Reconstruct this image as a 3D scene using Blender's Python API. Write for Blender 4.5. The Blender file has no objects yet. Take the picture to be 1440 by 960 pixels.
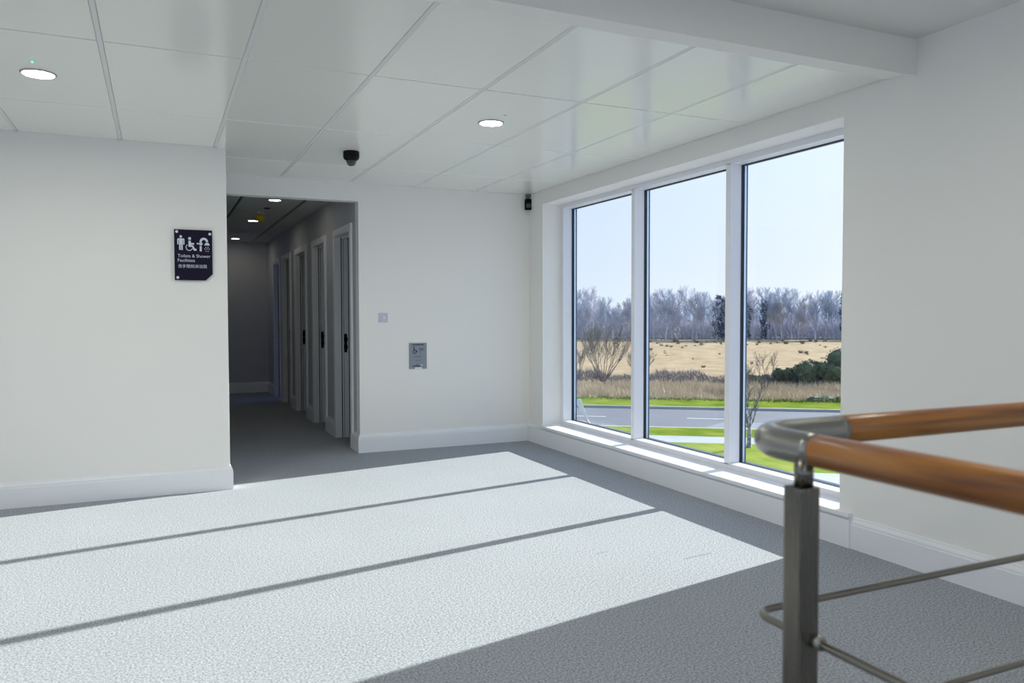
import bpy, bmesh, math, random
from mathutils import Vector, Matrix, Euler
random.seed(7)
C = bpy.context.scene.collection
D = bpy.data
PI = math.pi

# ------------------------------------------------------------------ camera
FPX = 1099.4
YAW, PITCH, ROLL = 0.4264, 0.0334, -0.0017
cam_d = D.cameras.new('camera'); cam = D.objects.new('camera', cam_d); C.objects.link(cam)
cam_d.sensor_width = 36.0; cam_d.lens = FPX / 1440 * 36.0
f_ = Vector((math.sin(YAW)*math.cos(PITCH), math.cos(YAW)*math.cos(PITCH), -math.sin(PITCH)))
r_ = Vector((math.cos(YAW), -math.sin(YAW), 0)); u_ = r_.cross(f_)
r2 = r_*math.cos(ROLL) + u_*math.sin(ROLL); u2 = -r_*math.sin(ROLL) + u_*math.cos(ROLL)
M = Matrix((r2, u2, -f_)).transposed().to_4x4(); M.translation = (0, 0, 1.245)
cam.matrix_world = M
cam_d.clip_end = 2000
cam_d.dof.use_dof = True; cam_d.dof.focus_distance = 6.5; cam_d.dof.aperture_fstop = 4.2
bpy.context.scene.camera = cam

# ------------------------------------------------------------------ sky, sun, exposure
SUN_EL, SUN_T = math.radians(23.3), 0.187
hz = Vector((1, SUN_T, 0)).normalized()
SUN = Vector((hz.x*math.cos(SUN_EL), hz.y*math.cos(SUN_EL), math.sin(SUN_EL)))
w = D.worlds.new('sky'); bpy.context.scene.world = w; w.use_nodes = True
nt = w.node_tree; nt.nodes.clear()
# clear pale sky: whitish at the horizon, bluer with height, brighter round the sun
tc = nt.nodes.new('ShaderNodeTexCoord'); sp = nt.nodes.new('ShaderNodeSeparateXYZ'); nt.links.new(tc.outputs['Generated'], sp.inputs[0])
rp = nt.nodes.new('ShaderNodeValToRGB'); nt.links.new(sp.outputs['Z'], rp.inputs[0]); e = rp.color_ramp.elements
e[0].position = 0.0; e[0].color = (0.80, 0.86, 0.97, 1); e[1].position = 1.0; e[1].color = (0.26, 0.46, 0.90, 1)
for p_, c_ in ((0.06, (0.73, 0.81, 0.99)), (0.22, (0.62, 0.76, 1.0)), (0.5, (0.42, 0.63, 1.0))):
    q = e.new(p_); q.color = (*c_, 1)
dt = nt.nodes.new('ShaderNodeVectorMath'); dt.operation = 'DOT_PRODUCT'; nt.links.new(tc.outputs['Generated'], dt.inputs[0]); dt.inputs[1].default_value = SUN
cl = nt.nodes.new('ShaderNodeMath'); cl.operation = 'MAXIMUM'; nt.links.new(dt.outputs['Value'], cl.inputs[0]); cl.inputs[1].default_value = 0
pw = nt.nodes.new('ShaderNodeMath'); pw.operation = 'POWER'; nt.links.new(cl.outputs[0], pw.inputs[0]); pw.inputs[1].default_value = 5
sc_ = nt.nodes.new('ShaderNodeVectorMath'); sc_.operation = 'SCALE'; sc_.inputs[0].default_value = (0.55, 0.42, 0.25); nt.links.new(pw.outputs[0], sc_.inputs['Scale'])
ad = nt.nodes.new('ShaderNodeVectorMath'); ad.operation = 'ADD'; nt.links.new(rp.outputs[0], ad.inputs[0]); nt.links.new(sc_.outputs[0], ad.inputs[1])
bg = nt.nodes.new('ShaderNodeBackground'); bg.inputs['Strength'].default_value = 0.68
out = nt.nodes.new('ShaderNodeOutputWorld')
nt.links.new(ad.outputs[0], bg.inputs[0]); nt.links.new(bg.outputs[0], out.inputs[0])
sl = D.lights.new('sun', 'SUN'); sl.energy = 7.5; sl.angle = math.radians(0.53); sl.color = (1.0, 0.95, 0.86)
so = D.objects.new('sun', sl); C.objects.link(so); so.rotation_euler = SUN.to_track_quat('Z', 'Y').to_euler()
so.location = (30, 6, 20)
vs = bpy.context.scene.view_settings
vs.view_transform = 'Standard'; vs.look = 'None'; vs.exposure = 0.76; vs.gamma = 1.0; vs.use_curve_mapping = False
try:
    bpy.context.scene.cycles.max_bounces = 12; bpy.context.scene.cycles.diffuse_bounces = 8
    bpy.context.scene.cycles.transparent_max_bounces = 16
except Exception: pass

# ------------------------------------------------------------------ materials
def mat(name, col, rough=0.6, metal=0.0, noise=None, bump=None, spec=0.5, emis=None, coat=0):
    """noise=(scale, amount, col2)  bump=(scale, strength)"""
    m = D.materials.new(name); m.use_nodes = True; n = m.node_tree; b = n.nodes['Principled BSDF']
    b.inputs['Base Color'].default_value = (*col, 1); b.inputs['Roughness'].default_value = rough
    b.inputs['Metallic'].default_value = metal; b.inputs['Specular IOR Level'].default_value = spec
    if coat: b.inputs['Coat Weight'].default_value = coat; b.inputs['Coat Roughness'].default_value = 0.15
    tc = n.nodes.new('ShaderNodeTexCoord')
    if noise:
        t = n.nodes.new('ShaderNodeTexNoise'); t.inputs['Scale'].default_value = noise[0]; t.inputs['Detail'].default_value = 4
        n.links.new(tc.outputs['Object'], t.inputs['Vector'])
        r = n.nodes.new('ShaderNodeValToRGB'); r.color_ramp.elements[0].position = 0.5-noise[1]; r.color_ramp.elements[1].position = 0.5+noise[1]
        r.color_ramp.elements[0].color = (*col, 1); r.color_ramp.elements[1].color = (*noise[2], 1)
        n.links.new(t.outputs['Fac'], r.inputs[0]); n.links.new(r.outputs[0], b.inputs['Base Color'])
    if bump:
        t = n.nodes.new('ShaderNodeTexNoise'); t.inputs['Scale'].default_value = bump[0]; t.inputs['Detail'].default_value = 3
        n.links.new(tc.outputs['Object'], t.inputs['Vector'])
        bp = n.nodes.new('ShaderNodeBump'); bp.inputs['Strength'].default_value = bump[1]; bp.inputs['Distance'].default_value = 0.01
        n.links.new(t.outputs['Fac'], bp.inputs['Height']); n.links.new(bp.outputs[0], b.inputs['Normal'])
    if emis:
        b.inputs['Emission Color'].default_value = (*emis[0], 1); b.inputs['Emission Strength'].default_value = emis[1]
    return m

def carpet_mat():
    m = D.materials.new('carpet'); m.use_nodes = True; n = m.node_tree; b = n.nodes['Principled BSDF']; L = n.links.new
    b.inputs['Roughness'].default_value = 1.0; b.inputs['Specular IOR Level'].default_value = 0.1
    tc = n.nodes.new('ShaderNodeTexCoord')
    t1 = n.nodes.new('ShaderNodeTexNoise'); t1.inputs['Scale'].default_value = 120; t1.inputs['Detail'].default_value = 5; t1.inputs['Roughness'].default_value = 0.75
    L(tc.outputs['Object'], t1.inputs['Vector'])
    r = n.nodes.new('ShaderNodeValToRGB'); e = r.color_ramp.elements
    e[0].position = 0.36; e[0].color = (0.12, 0.138, 0.168, 1); e[1].position = 0.64; e[1].color = (0.50, 0.53, 0.565, 1)
    k = e.new(0.5); k.color = (0.325, 0.345, 0.372, 1)
    L(t1.outputs['Fac'], r.inputs[0])
    t2 = n.nodes.new('ShaderNodeTexNoise'); t2.inputs['Scale'].default_value = 1.3; t2.inputs['Detail'].default_value = 3
    L(tc.outputs['Object'], t2.inputs['Vector'])
    mr = n.nodes.new('ShaderNodeMapRange'); mr.inputs['To Min'].default_value = 0.93; mr.inputs['To Max'].default_value = 1.07
    L(t2.outputs['Fac'], mr.inputs['Value'])
    mx = n.nodes.new('ShaderNodeVectorMath'); mx.operation = 'SCALE'; L(r.outputs[0], mx.inputs[0]); L(mr.outputs[0], mx.inputs['Scale'])
    last = mx.outputs[0]
    # two faint darker streaks in the carpet colour
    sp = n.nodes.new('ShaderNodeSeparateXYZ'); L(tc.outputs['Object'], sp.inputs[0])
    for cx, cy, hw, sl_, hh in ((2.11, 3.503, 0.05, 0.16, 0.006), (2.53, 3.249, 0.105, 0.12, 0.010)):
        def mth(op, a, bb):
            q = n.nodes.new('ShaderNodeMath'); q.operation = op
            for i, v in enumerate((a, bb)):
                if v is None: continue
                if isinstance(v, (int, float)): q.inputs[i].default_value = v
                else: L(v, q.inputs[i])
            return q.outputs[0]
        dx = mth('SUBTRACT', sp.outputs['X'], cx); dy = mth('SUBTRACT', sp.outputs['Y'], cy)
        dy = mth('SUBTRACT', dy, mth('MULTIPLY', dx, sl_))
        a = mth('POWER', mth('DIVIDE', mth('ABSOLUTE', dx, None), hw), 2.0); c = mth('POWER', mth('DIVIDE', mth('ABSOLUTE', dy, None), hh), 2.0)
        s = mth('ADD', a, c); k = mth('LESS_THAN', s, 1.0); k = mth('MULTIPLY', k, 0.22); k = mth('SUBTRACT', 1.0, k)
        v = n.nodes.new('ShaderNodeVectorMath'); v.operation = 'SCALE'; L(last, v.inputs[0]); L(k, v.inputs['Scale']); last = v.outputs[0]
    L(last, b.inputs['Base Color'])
    bp = n.nodes.new('ShaderNodeBump'); bp.inputs['Strength'].default_value = 0.08; bp.inputs['Distance'].default_value = 0.004
    L(t1.outputs['Fac'], bp.inputs['Height']); L(bp.outputs[0], b.inputs['Normal'])
    return m

def glass_mat():
    m = D.materials.new('clear_glass'); m.use_nodes = True; n = m.node_tree; n.nodes.clear(); L = n.links.new
    o = n.nodes.new('ShaderNodeOutputMaterial'); t = n.nodes.new('ShaderNodeBsdfTransparent'); g = n.nodes.new('ShaderNodeBsdfGlossy')
    t.inputs['Color'].default_value = (0.93, 0.965, 0.975, 1); g.inputs['Roughness'].default_value = 0.0
    fr = n.nodes.new('ShaderNodeLayerWeight'); fr.inputs['Blend'].default_value = 0.5
    pw = n.nodes.new('ShaderNodeMath'); pw.operation = 'POWER'; pw.inputs[1].default_value = 5.0; L(fr.outputs['Facing'], pw.inputs[0])
    mr = n.nodes.new('ShaderNodeMapRange'); mr.inputs['To Min'].default_value = 0.035; mr.inputs['To Max'].default_value = 0.9; L(pw.outputs[0], mr.inputs['Value'])
    mx = n.nodes.new('ShaderNodeMixShader'); L(mr.outputs[0], mx.inputs[0]); L(t.outputs[0], mx.inputs[1]); L(g.outputs[0], mx.inputs[2]); L(mx.outputs[0], o.inputs[0])
    return m

def wood_mat():
    m = D.materials.new('handrail_timber'); m.use_nodes = True; n = m.node_tree; b = n.nodes['Principled BSDF']; L = n.links.new
    b.inputs['Roughness'].default_value = 0.38; b.inputs['Coat Weight'].default_value = 0.12; b.inputs['Coat Roughness'].default_value = 0.25
    tc = n.nodes.new('ShaderNodeTexCoord'); mp = n.nodes.new('ShaderNodeMapping'); mp.inputs['Scale'].default_value = (1, 1, 22)
    mp.inputs['Scale'].default_value = (22, 22, 1.3)
    L(tc.outputs['Object'], mp.inputs[0])
    t = n.nodes.new('ShaderNodeTexNoise'); t.inputs['Scale'].default_value = 1.6; t.inputs['Detail'].default_value = 5; t.inputs['Distortion'].default_value = 0.6
    L(mp.outputs[0], t.inputs['Vector'])
    r = n.nodes.new('ShaderNodeValToRGB'); e = r.color_ramp.elements
    e[0].position = 0.33; e[0].color = (0.15, 0.042, 0.006, 1); e[1].position = 0.62; e[1].color = (0.42, 0.165, 0.026, 1)
    L(t.outputs['Fac'], r.inputs[0]); L(r.outputs[0], b.inputs['Base Color'])
    return m

def steel_mat(name, col=(0.42, 0.41, 0.39), rough=0.32):
    m = mat(name, col, rough, 1.0); n = m.node_tree; b = n.nodes['Principled BSDF']
    tc = n.nodes.new('ShaderNodeTexCoord'); mp = n.nodes.new('ShaderNodeMapping'); mp.inputs['Scale'].default_value = (300, 300, 8)
    t = n.nodes.new('ShaderNodeTexNoise'); t.inputs['Scale'].default_value = 1.0
    mr = n.nodes.new('ShaderNodeMapRange'); mr.inputs['To Min'].default_value = rough-0.08; mr.inputs['To Max'].default_value = rough+0.12
    n.links.new(tc.outputs['Object'], mp.inputs[0]); n.links.new(mp.outputs[0], t.inputs['Vector']); n.links.new(t.outputs['Fac'], mr.inputs['Value']); n.links.new(mr.outputs[0], b.inputs['Roughness'])
    return m

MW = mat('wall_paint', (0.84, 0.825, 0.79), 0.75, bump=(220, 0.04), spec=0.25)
MWC = mat('corridor_paint_dimmed', (0.52, 0.525, 0.54), 0.7, spec=0.3)  # wall paint darkened to stand in for the corridor's low light
MSK = mat('white_gloss_paint', (0.80, 0.81, 0.83), 0.38, spec=0.5)
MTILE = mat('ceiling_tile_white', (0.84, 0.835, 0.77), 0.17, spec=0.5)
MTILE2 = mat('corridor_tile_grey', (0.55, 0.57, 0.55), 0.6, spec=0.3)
MRAIL = mat('ceiling_rail_white', (0.72, 0.73, 0.70), 0.4)
MVOID = mat('ceiling_void_dark', (0.02, 0.02, 0.016), 0.95)
MUP = mat('upper_ceiling_paint', (0.74, 0.745, 0.72), 0.8, spec=0.2)
MFRAME = mat('white_window_frame', (0.80, 0.80, 0.84), 0.32, spec=0.5)
MGASK = mat('black_gasket', (0.015, 0.02, 0.03), 0.6)
MCAP = mat('blue_grey_outer_cap', (0.045, 0.075, 0.13), 0.4, 0.3)
MSPAC = mat('aluminium_spacer', (0.65, 0.75, 0.9), 0.3, 0.6)
MGLASS = glass_mat()
MCARP = carpet_mat()
MWOOD = wood_mat(); MSTEEL = steel_mat('brushed_steel', (0.33, 0.325, 0.30), 0.30); MSTEEL2 = steel_mat('darker_brushed_steel', (0.20, 0.185, 0.16), 0.26)
MBLACK = mat('black_plastic', (0.004, 0.004, 0.005), 0.5, spec=0.15)
MDOME = mat('smoked_dome', (0.03, 0.03, 0.032), 0.08, coat=0.5)
MNAVY = mat('navy_sign_panel', (0.010, 0.007, 0.024), 0.5, spec=0.15)
MSIGNW = mat('sign_lettering', (0.62, 0.66, 0.74), 0.6)
MSTUD = mat('white_stud', (0.75, 0.76, 0.8), 0.3)
MRODS = mat('rod_steel', (0.26, 0.24, 0.21), 0.28, 1.0)
MPLAQ = steel_mat('plaque_steel', (0.28, 0.31, 0.34), 0.45)
MDARK = mat('plaque_ink', (0.008, 0.012, 0.035), 0.5)
MINK2 = mat('plaque_ink_faint', (0.12, 0.14, 0.16), 0.5)
MSWITCH = mat('switch_plastic', (0.55, 0.55, 0.65), 0.4)
MLAMP = mat('lamp_diffuser', (0.9, 0.9, 0.9), 0.5, emis=((1.0, 0.96, 0.86), 140.0))
MLAMPC = mat('corridor_lamp_diffuser', (0.9, 0.9, 0.9), 0.5, emis=((1.0, 0.95, 0.80), 19.0))
MRIM = mat('lamp_rim', (0.42, 0.41, 0.40), 0.35)
MGREEN = mat('green_indicator', (0.1, 0.5, 0.4), 0.3, emis=((0.2, 0.8, 0.55), 0.7))
MYEL = mat('amber_yellow_plastic', (0.75, 0.50, 0.02), 0.4)
MDOOR = mat('grey_door_leaf', (0.20, 0.19, 0.17), 0.5)
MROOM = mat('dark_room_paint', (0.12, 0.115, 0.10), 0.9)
MPLATE = mat('black_lock_metal', (0.01, 0.01, 0.01), 0.3, 0.5)

# ------------------------------------------------------------------ helpers
def link(o, parent=None):
    C.objects.link(o)
    if parent is not None: o.parent = parent
    return o
def obj(name, bm, m, parent=None, smooth=False):
    me = D.meshes.new(name); bm.normal_update(); bm.to_mesh(me); bm.free()
    for x in (m if isinstance(m, (list, tuple)) else [m]): me.materials.append(x)
    if smooth:
        for p in me.polygons: p.use_smooth = True
    return link(D.objects.new(name, me), parent)
def pyobj(name, v, f, m, parent=None, smooth=False):
    me = D.meshes.new(name); me.from_pydata(v, [], f); me.update(); me.materials.append(m)
    if smooth:
        for p in me.polygons: p.use_smooth = True
    return link(D.objects.new(name, me), parent)
def struct(o, label=None, cat=None):
    o['kind'] = 'structure'
    if label: o['label'] = label
    if cat: o['category'] = cat
    return o
def tag(o, label, cat, group=None, kind=None):
    o['label'] = label; o['category'] = cat
    if group: o['group'] = group
    if kind: o['kind'] = kind
    return o
def empty(name, loc=(0, 0, 0), rz=0):
    o = D.objects.new(name, None); C.objects.link(o); o.location = loc; o.rotation_euler = (0, 0, rz); o.empty_display_size = 0.1
    return o
def box(bm, x0, x1, y0, y1, z0, z1, bev=0.0):
    r = bmesh.ops.create_cube(bm, size=1.0); vs_ = r['verts']
    for v in vs_:
        v.co = Vector(((x0+x1)/2 + v.co.x*(x1-x0), (y0+y1)/2 + v.co.y*(y1-y0), (z0+z1)/2 + v.co.z*(z1-z0)))
    if bev > 0:
        es = list({e for v in vs_ for e in v.link_edges})
        bmesh.ops.bevel(bm, geom=es, offset=bev, segments=2, affect='EDGES', profile=0.7)
def BX(*a, **k):
    bm = bmesh.new(); box(bm, *a, **k); return bm
def lathe(bm, prof, seg=32, c=(0, 0, 0)):
    """prof [(r,z)] rotated about z"""
    rings = []
    for r, z in prof:
        if r < 1e-6: rings.append([bm.verts.new((c[0], c[1], c[2]+z))])
        else: rings.append([bm.verts.new((c[0]+r*math.cos(2*PI*i/seg), c[1]+r*math.sin(2*PI*i/seg), c[2]+z)) for i in range(seg)])
    for a, b in zip(rings, rings[1:]):
        for i in range(seg):
            j = (i+1) % seg
            if len(a) == 1 and len(b) == 1: continue
            if len(a) == 1: bm.faces.new((a[0], b[i], b[j]))
            elif len(b) == 1: bm.faces.new((a[i], b[0], a[j]))
            else: bm.faces.new((a[i], b[i], b[j], a[j]))
    bmesh.ops.recalc_face_normals(bm, faces=bm.faces)
def tube(bm, pts, rad, seg=20, cap=True):
    pts = [Vector(p) for p in pts]; rings = []
    for i, p in enumerate(pts):
        t = (pts[min(i+1, len(pts)-1)] - pts[max(i-1, 0)]).normalized()
        up = Vector((0, 0, 1)) if abs(t.z) < 0.9 else Vector((1, 0, 0))
        a = t.cross(up).normalized(); b = t.cross(a).normalized()
        r = rad[i] if isinstance(rad, (list, tuple)) else rad
        rings.append([bm.verts.new(p + (a*math.cos(2*PI*k/seg) + b*math.sin(2*PI*k/seg))*r) for k in range(seg)])
    for x, y in zip(rings, rings[1:]):
        for k in range(seg):
            bm.faces.new((x[k], x[(k+1) % seg], y[(k+1) % seg], y[k]))
    if cap:
        bm.faces.new(rings[0]); bm.faces.new(rings[-1])
    bmesh.ops.recalc_face_normals(bm, faces=bm.faces)
def prism(bm, poly, y0, y1):
    """poly in (x,z), extruded along y"""
    a = [bm.verts.new((x, y0, z)) for x, z in poly]; b = [bm.verts.new((x, y1, z)) for x, z in poly]
    bm.faces.new(a); bm.faces.new(b[::-1])
    for i in range(len(poly)):
        j = (i+1) % len(poly); bm.faces.new((a[j], a[i], b[i], b[j]))
    bmesh.ops.recalc_face_normals(bm, faces=bm.faces)

# skirting profile: (depth out of the wall, height)
SKH = 0.168
SKP = [(0, 0), (0.020, 0), (0.020, 0.128), (0.0175, 0.133), (0.0175, 0.141), (0.0145, 0.148), (0.009, 0.158), (0.006, SKH), (0, SKH)]
def skirting(bm, path, h=None):
    """path of plan points; skirting projects to the right of travel; mitred"""
    prof = SKP if h is None else [(0, 0), (0.02, 0), (0.02, h), (0, h)]
    n = len(path); P = [Vector((x, y, 0)) for x, y in path]; rings = []
    for i in range(n):
        d1 = (P[i]-P[i-1]).normalized() if i > 0 else None
        d2 = (P[i+1]-P[i]).normalized() if i < n-1 else None
        n1 = Vector((d1.y, -d1.x, 0)) if d1 else None; n2 = Vector((d2.y, -d2.x, 0)) if d2 else None
        if n1 and n2:
            m = (n1+n2).normalized(); m = m / max(0.2, m.dot(n1))
        else: m = n1 or n2
        rings.append([bm.verts.new(P[i] + m*o + Vector((0, 0, z))) for o, z in prof])
    k = len(prof)
    for a, b in zip(rings, rings[1:]):
        for i in range(k): bm.faces.new((a[i], a[(i+1) % k], b[(i+1) % k], b[i]))
    bm.faces.new(rings[0]); bm.faces.new(rings[-1])
    bmesh.ops.recalc_face_normals(bm, faces=bm.faces)

# ------------------------------------------------------------------ room numbers
XW, YB, YL, H = 3.369, 7.003, 5.935, 2.435
XE, XC = 0.465, 1.665            # corridor left / right wall planes
WY0, WY1, WZ0, WZ1 = 3.110, 6.705, 0.165, 2.305
XF = 3.565                       # front of window frame
XO = 3.700                        # outer face of the wall
YEND = 13.3                      # end of corridor
HU = 2.577                       # upper ceiling
YBM = 2.68                       # bulkhead face
XL, YR = -5.2, -4.0              # far left, rear

# ------------------------------------------------------------------ floor and walls
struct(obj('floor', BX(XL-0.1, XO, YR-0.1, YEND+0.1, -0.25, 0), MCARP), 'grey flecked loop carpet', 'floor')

bm = bmesh.new()
box(bm, XW, XO, YR-0.1, WY0, 0, HU+0.15); box(bm, XW, XO, WY1, YB+0.12, 0, HU+0.15)
box(bm, XW, XO, WY0, WY1, 0, WZ0); box(bm, XW, XO, WY0, WY1, WZ1, HU+0.15)
struct(obj('wall_right', bm, MW), 'white wall holding the tall three-pane window', 'wall')
bm = bmesh.new(); box(bm, XL, XE, YL, YL+0.12, 0, HU+0.15, bev=0.004)
struct(obj('wall_left', bm, MW), 'white wall carrying the navy sign', 'wall')
bm = bmesh.new(); box(bm, XC, XW, YB, YB+0.12, 0, HU+0.15); box(bm, XE, XC, YB, YB+0.12, 2.272, HU+0.15)
struct(obj('wall_back', bm, MW), 'white back wall with the corridor opening', 'wall')
# unseen walls behind and to the left; glazing added to bring in daylight
def added_glazing_wall(name, lab, horizontal, c0, c1, a0, a1, npane):
    def B(bm, u0, u1, z0, z1, d0=0, d1=1):
        e0, e1 = c0+(c1-c0)*d0, c0+(c1-c0)*d1
        if horizontal: box(bm, u0, u1, e0, e1, z0, z1)
        else: box(bm, e0, e1, u0, u1, z0, z1)
    bm = bmesh.new(); B(bm, a0, a1, 0, 0.17); B(bm, a0, a1, 2.42, HU+0.15); B(bm, a0, a0+0.3, 0.17, 2.42); B(bm, a1-0.3, a1, 0.17, 2.42)
    o = struct(obj(name, bm, MW), lab, 'wall'); g = (a1-a0-0.6)/npane
    for i in range(npane):
        bm = bmesh.new(); B(bm, a0+0.3+g*i+0.03, a0+0.3+g*(i+1)-0.03, 0.17, 2.42, 0.4, 0.45); obj('glass_pane', bm, MGLASS, o)
        if i: bm = bmesh.new(); B(bm, a0+0.3+g*i-0.03, a0+0.3+g*i+0.03, 0.17, 2.42); obj('mullion', bm, MFRAME, o)
added_glazing_wall('wall_rear', 'unseen wall behind the camera, glazing added for daylight', True, YR-0.1, YR, XL-0.1, XO, 5)
added_glazing_wall('wall_side', 'unseen wall far to the left, glazing added for daylight', False, XL-0.1, XL, YR, YL+0.12, 6)

# skirtings
bm = bmesh.new(); skirting(bm, [(XL+0.02, YL), (XE, YL), (XE, YB+0.3)])
struct(obj('baseboard_left', bm, MSK), 'white moulded skirting under the sign wall', 'skirting')
bm = bmesh.new(); skirting(bm, [(XC, 7.24), (XC, YB), (XW, YB), (XW, 3.02)])
struct(obj('baseboard_back', bm, MSK), 'white moulded skirting of the back wall and window wall', 'skirting')
bm = bmesh.new(); skirting(bm, [(XW, 3.02), (XW, YR+0.02)])
struct(obj('baseboard_right', bm, MSK), 'white moulded skirting right of the window', 'skirting')

# ------------------------------------------------------------------ ceiling with tiles
bm = bmesh.new(); box(bm, XL, XW, YBM+0.05, YB+0.12, H+0.035, H+0.20)
ceil = struct(obj('ceiling', bm, MVOID), 'white metal tile ceiling in a light grid', 'ceiling')
XS = [-0.206 + 0.5985*k for k in range(-9, 6)]      # rails run along y
XS = [x for x in XS if x > XL] 
YS = [2.86, 3.859, 5.070, 6.257, YB]
RW = 0.0115
tile_mesh = {}
def tile(parent, x0, x1, y0, y1, z, m, name='ceiling_tile', bev=0.0025, th=0.03):
    key = (round(x1-x0, 4), round(y1-y0, 4), m.name)
    if key not in tile_mesh:
        bm = bmesh.new(); w_, l_ = (x1-x0)/2, (y1-y0)/2
        for s, zz in ((0, th), (0, bev), (bev, 0)):
            [bm.verts.new(p) for p in ((-w_+s, -l_+s, zz), (w_-s, -l_+s, zz), (w_-s, l_-s, zz), (-w_+s, l_-s, zz))]
        bm.verts.ensure_lookup_table(); V = bm.verts
        for a in (0, 4):
            for i in range(4): bm.faces.new((V[a+i], V[a+(i+1) % 4], V[a+4+(i+1) % 4], V[a+4+i]))
        bm.faces.new([V[i] for i in (8, 9, 10, 11)]); bm.faces.new([V[i] for i in (0, 3, 2, 1)])
        bmesh.ops.recalc_face_normals(bm, faces=bm.faces)
        me = D.meshes.new(name); bm.to_mesh(me); bm.free(); me.materials.append(m); tile_mesh[key] = me
    o = D.objects.new(name, tile_mesh[key]); o.location = ((x0+x1)/2, (y0+y1)/2, z); link(o, parent)
cols = [XL] + XS + [XW]
for a, b in zip(cols, cols[1:]):
    if b - a < 0.1: continue
    for c, d in zip(YS, YS[1:]):
        if b <= XE+0.001 or a < XE-0.3:
            if c >= YL: continue
            d = min(d, YL) if b <= XE+0.2 else d
        tile(ceil, a+(0.001 if a == XL else RW), b-(0.004 if b == XW else RW), c+(0.001 if c == YS[0] else 0.0045), d-(0.001 if d in (YB, YL) else 0.0045), H, MTILE)
for x in XS:
    y1 = (YL if x < XE else YB) - 0.022
    bm = bmesh.new(); box(bm, x-RW+0.0012, x+RW-0.0012, YS[0], y1, H+0.001, H+0.03); obj('ceiling_rail', bm, MRAIL, ceil)

# bulkhead dropping at the front of the tiled ceiling
bm = bmesh.new()
v = [bm.verts.new((x, y, z)) for x in (XL, XW) for y, z in ((YBM, 2.402), (2.862, H), (2.862, HU+0.1), (YBM, HU+0.1))]
for i in range(4):
    j = (i+1) % 4; bm.faces.new((v[i], v[j], v[4+j], v[4+i]))
bm.faces.new(v[:4]); bm.faces.new(v[4:][::-1]); bmesh.ops.recalc_face_normals(bm, faces=bm.faces)
struct(obj('trim_1', bm, MW), 'white plasterboard bulkhead edge of the tiled ceiling', 'bulkhead')
struct(obj('ceiling_upper', BX(XL, XW, YR, YBM+0.02, HU, HU+0.15), MUP), 'plain white raised ceiling nearest the camera', 'ceiling')

# ------------------------------------------------------------------ window
win = struct(empty('window_1', (XF, (WY0+WY1)/2, WZ0)), 'tall white framed window of three panes looking over a field', 'window')
def wobj(name, bm, m, parent=win, **k):
    o = obj(name, bm, m, None, **k); o.parent = parent
    if parent is win: o.matrix_parent_inverse = Matrix.Translation(-Vector(win.location))
    return o
XP = 3.66; ZB, ZT = 0.225, 2.268; YJ0, YJ1 = WY0+0.05, WY1-0.05
MU = ((4.251, 4.299), (5.423, 5.470))
bm = bmesh.new()
box(bm, XF, XP, WY1-0.05, WY1, WZ0, WZ1, bev=0.002); box(bm, XF, XP, WY0, WY0+0.05, WZ0, WZ1, bev=0.002)
box(bm, XF, XP, YJ0, YJ1, WZ0, ZB, bev=0.002); box(bm, XF, XP, YJ0, YJ1, ZT, WZ1, bev=0.002)
box(bm, XF-0.006, XF+0.01, YJ0, YJ1, WZ0, WZ0+0.03)
wobj('window_frame', bm, MFRAME)
for a, b in MU:
    wobj('mullion', BX(XF, XP, a, b, ZB-0.01, ZT+0.01, bev=0.002), MFRAME)
edges = [YJ0, MU[0][0], MU[0][1], MU[1][0], MU[1][1], YJ1]
for k in range(3):
    a, b = edges[2*k], edges[2*k+1]
    wobj('glass_pane', BX(3.676, 3.682, a-0.01, b+0.01, ZB-0.01, ZT+0.01), MGLASS)
    g = bmesh.new(); t = 0.004
    for (q0, q1, z0, z1) in ((a, a+t, ZB, ZT), (b-t, b, ZB, ZT), (a+t, b-t, ZB, ZB+t*0.6), (a+t, b-t, ZT-t*1.6, ZT)):
        box(g, XP-0.002, 3.674, q0, q1, z0, z1)
    wobj('gasket', g, MGASK)
    g = bmesh.new()
    for (q0, q1) in ((a, a+0.004), (b-0.004, b)): box(g, 3.684, 3.700, q0, q1, ZB, ZT)
    wobj('glazing_spacer', g, MSPAC)
bm = bmesh.new()
for q0, q1 in ((WY0, YJ0), (MU[0][0]+0.001, MU[0][1]-0.001), (MU[1][0]+0.001, MU[1][1]-0.001), (YJ1, WY1)): box(bm, 3.700, 3.716, q0, q1, ZB-0.03, ZT+0.03)
box(bm, 3.700, 3.716, WY0, WY1, ZB-0.06, ZB-0.002); box(bm, 3.700, 3.716, WY0, WY1, ZT+0.002, ZT+0.06)
wobj('outer_capping', bm, MCAP)
wobj('window_sill', BX(3.338, XF+0.001, 3.02, 6.742, 0.164, 0.187, bev=0.003), MSK)
wobj('sill_apron', BX(XW-0.027, XW-0.018, 3.02, YB-0.02, 0.0, 0.150), MSK)
wobj('outer_sill', BX(3.69, 3.95, WY0, WY1, 0.10, 0.165), MCAP)

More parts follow.
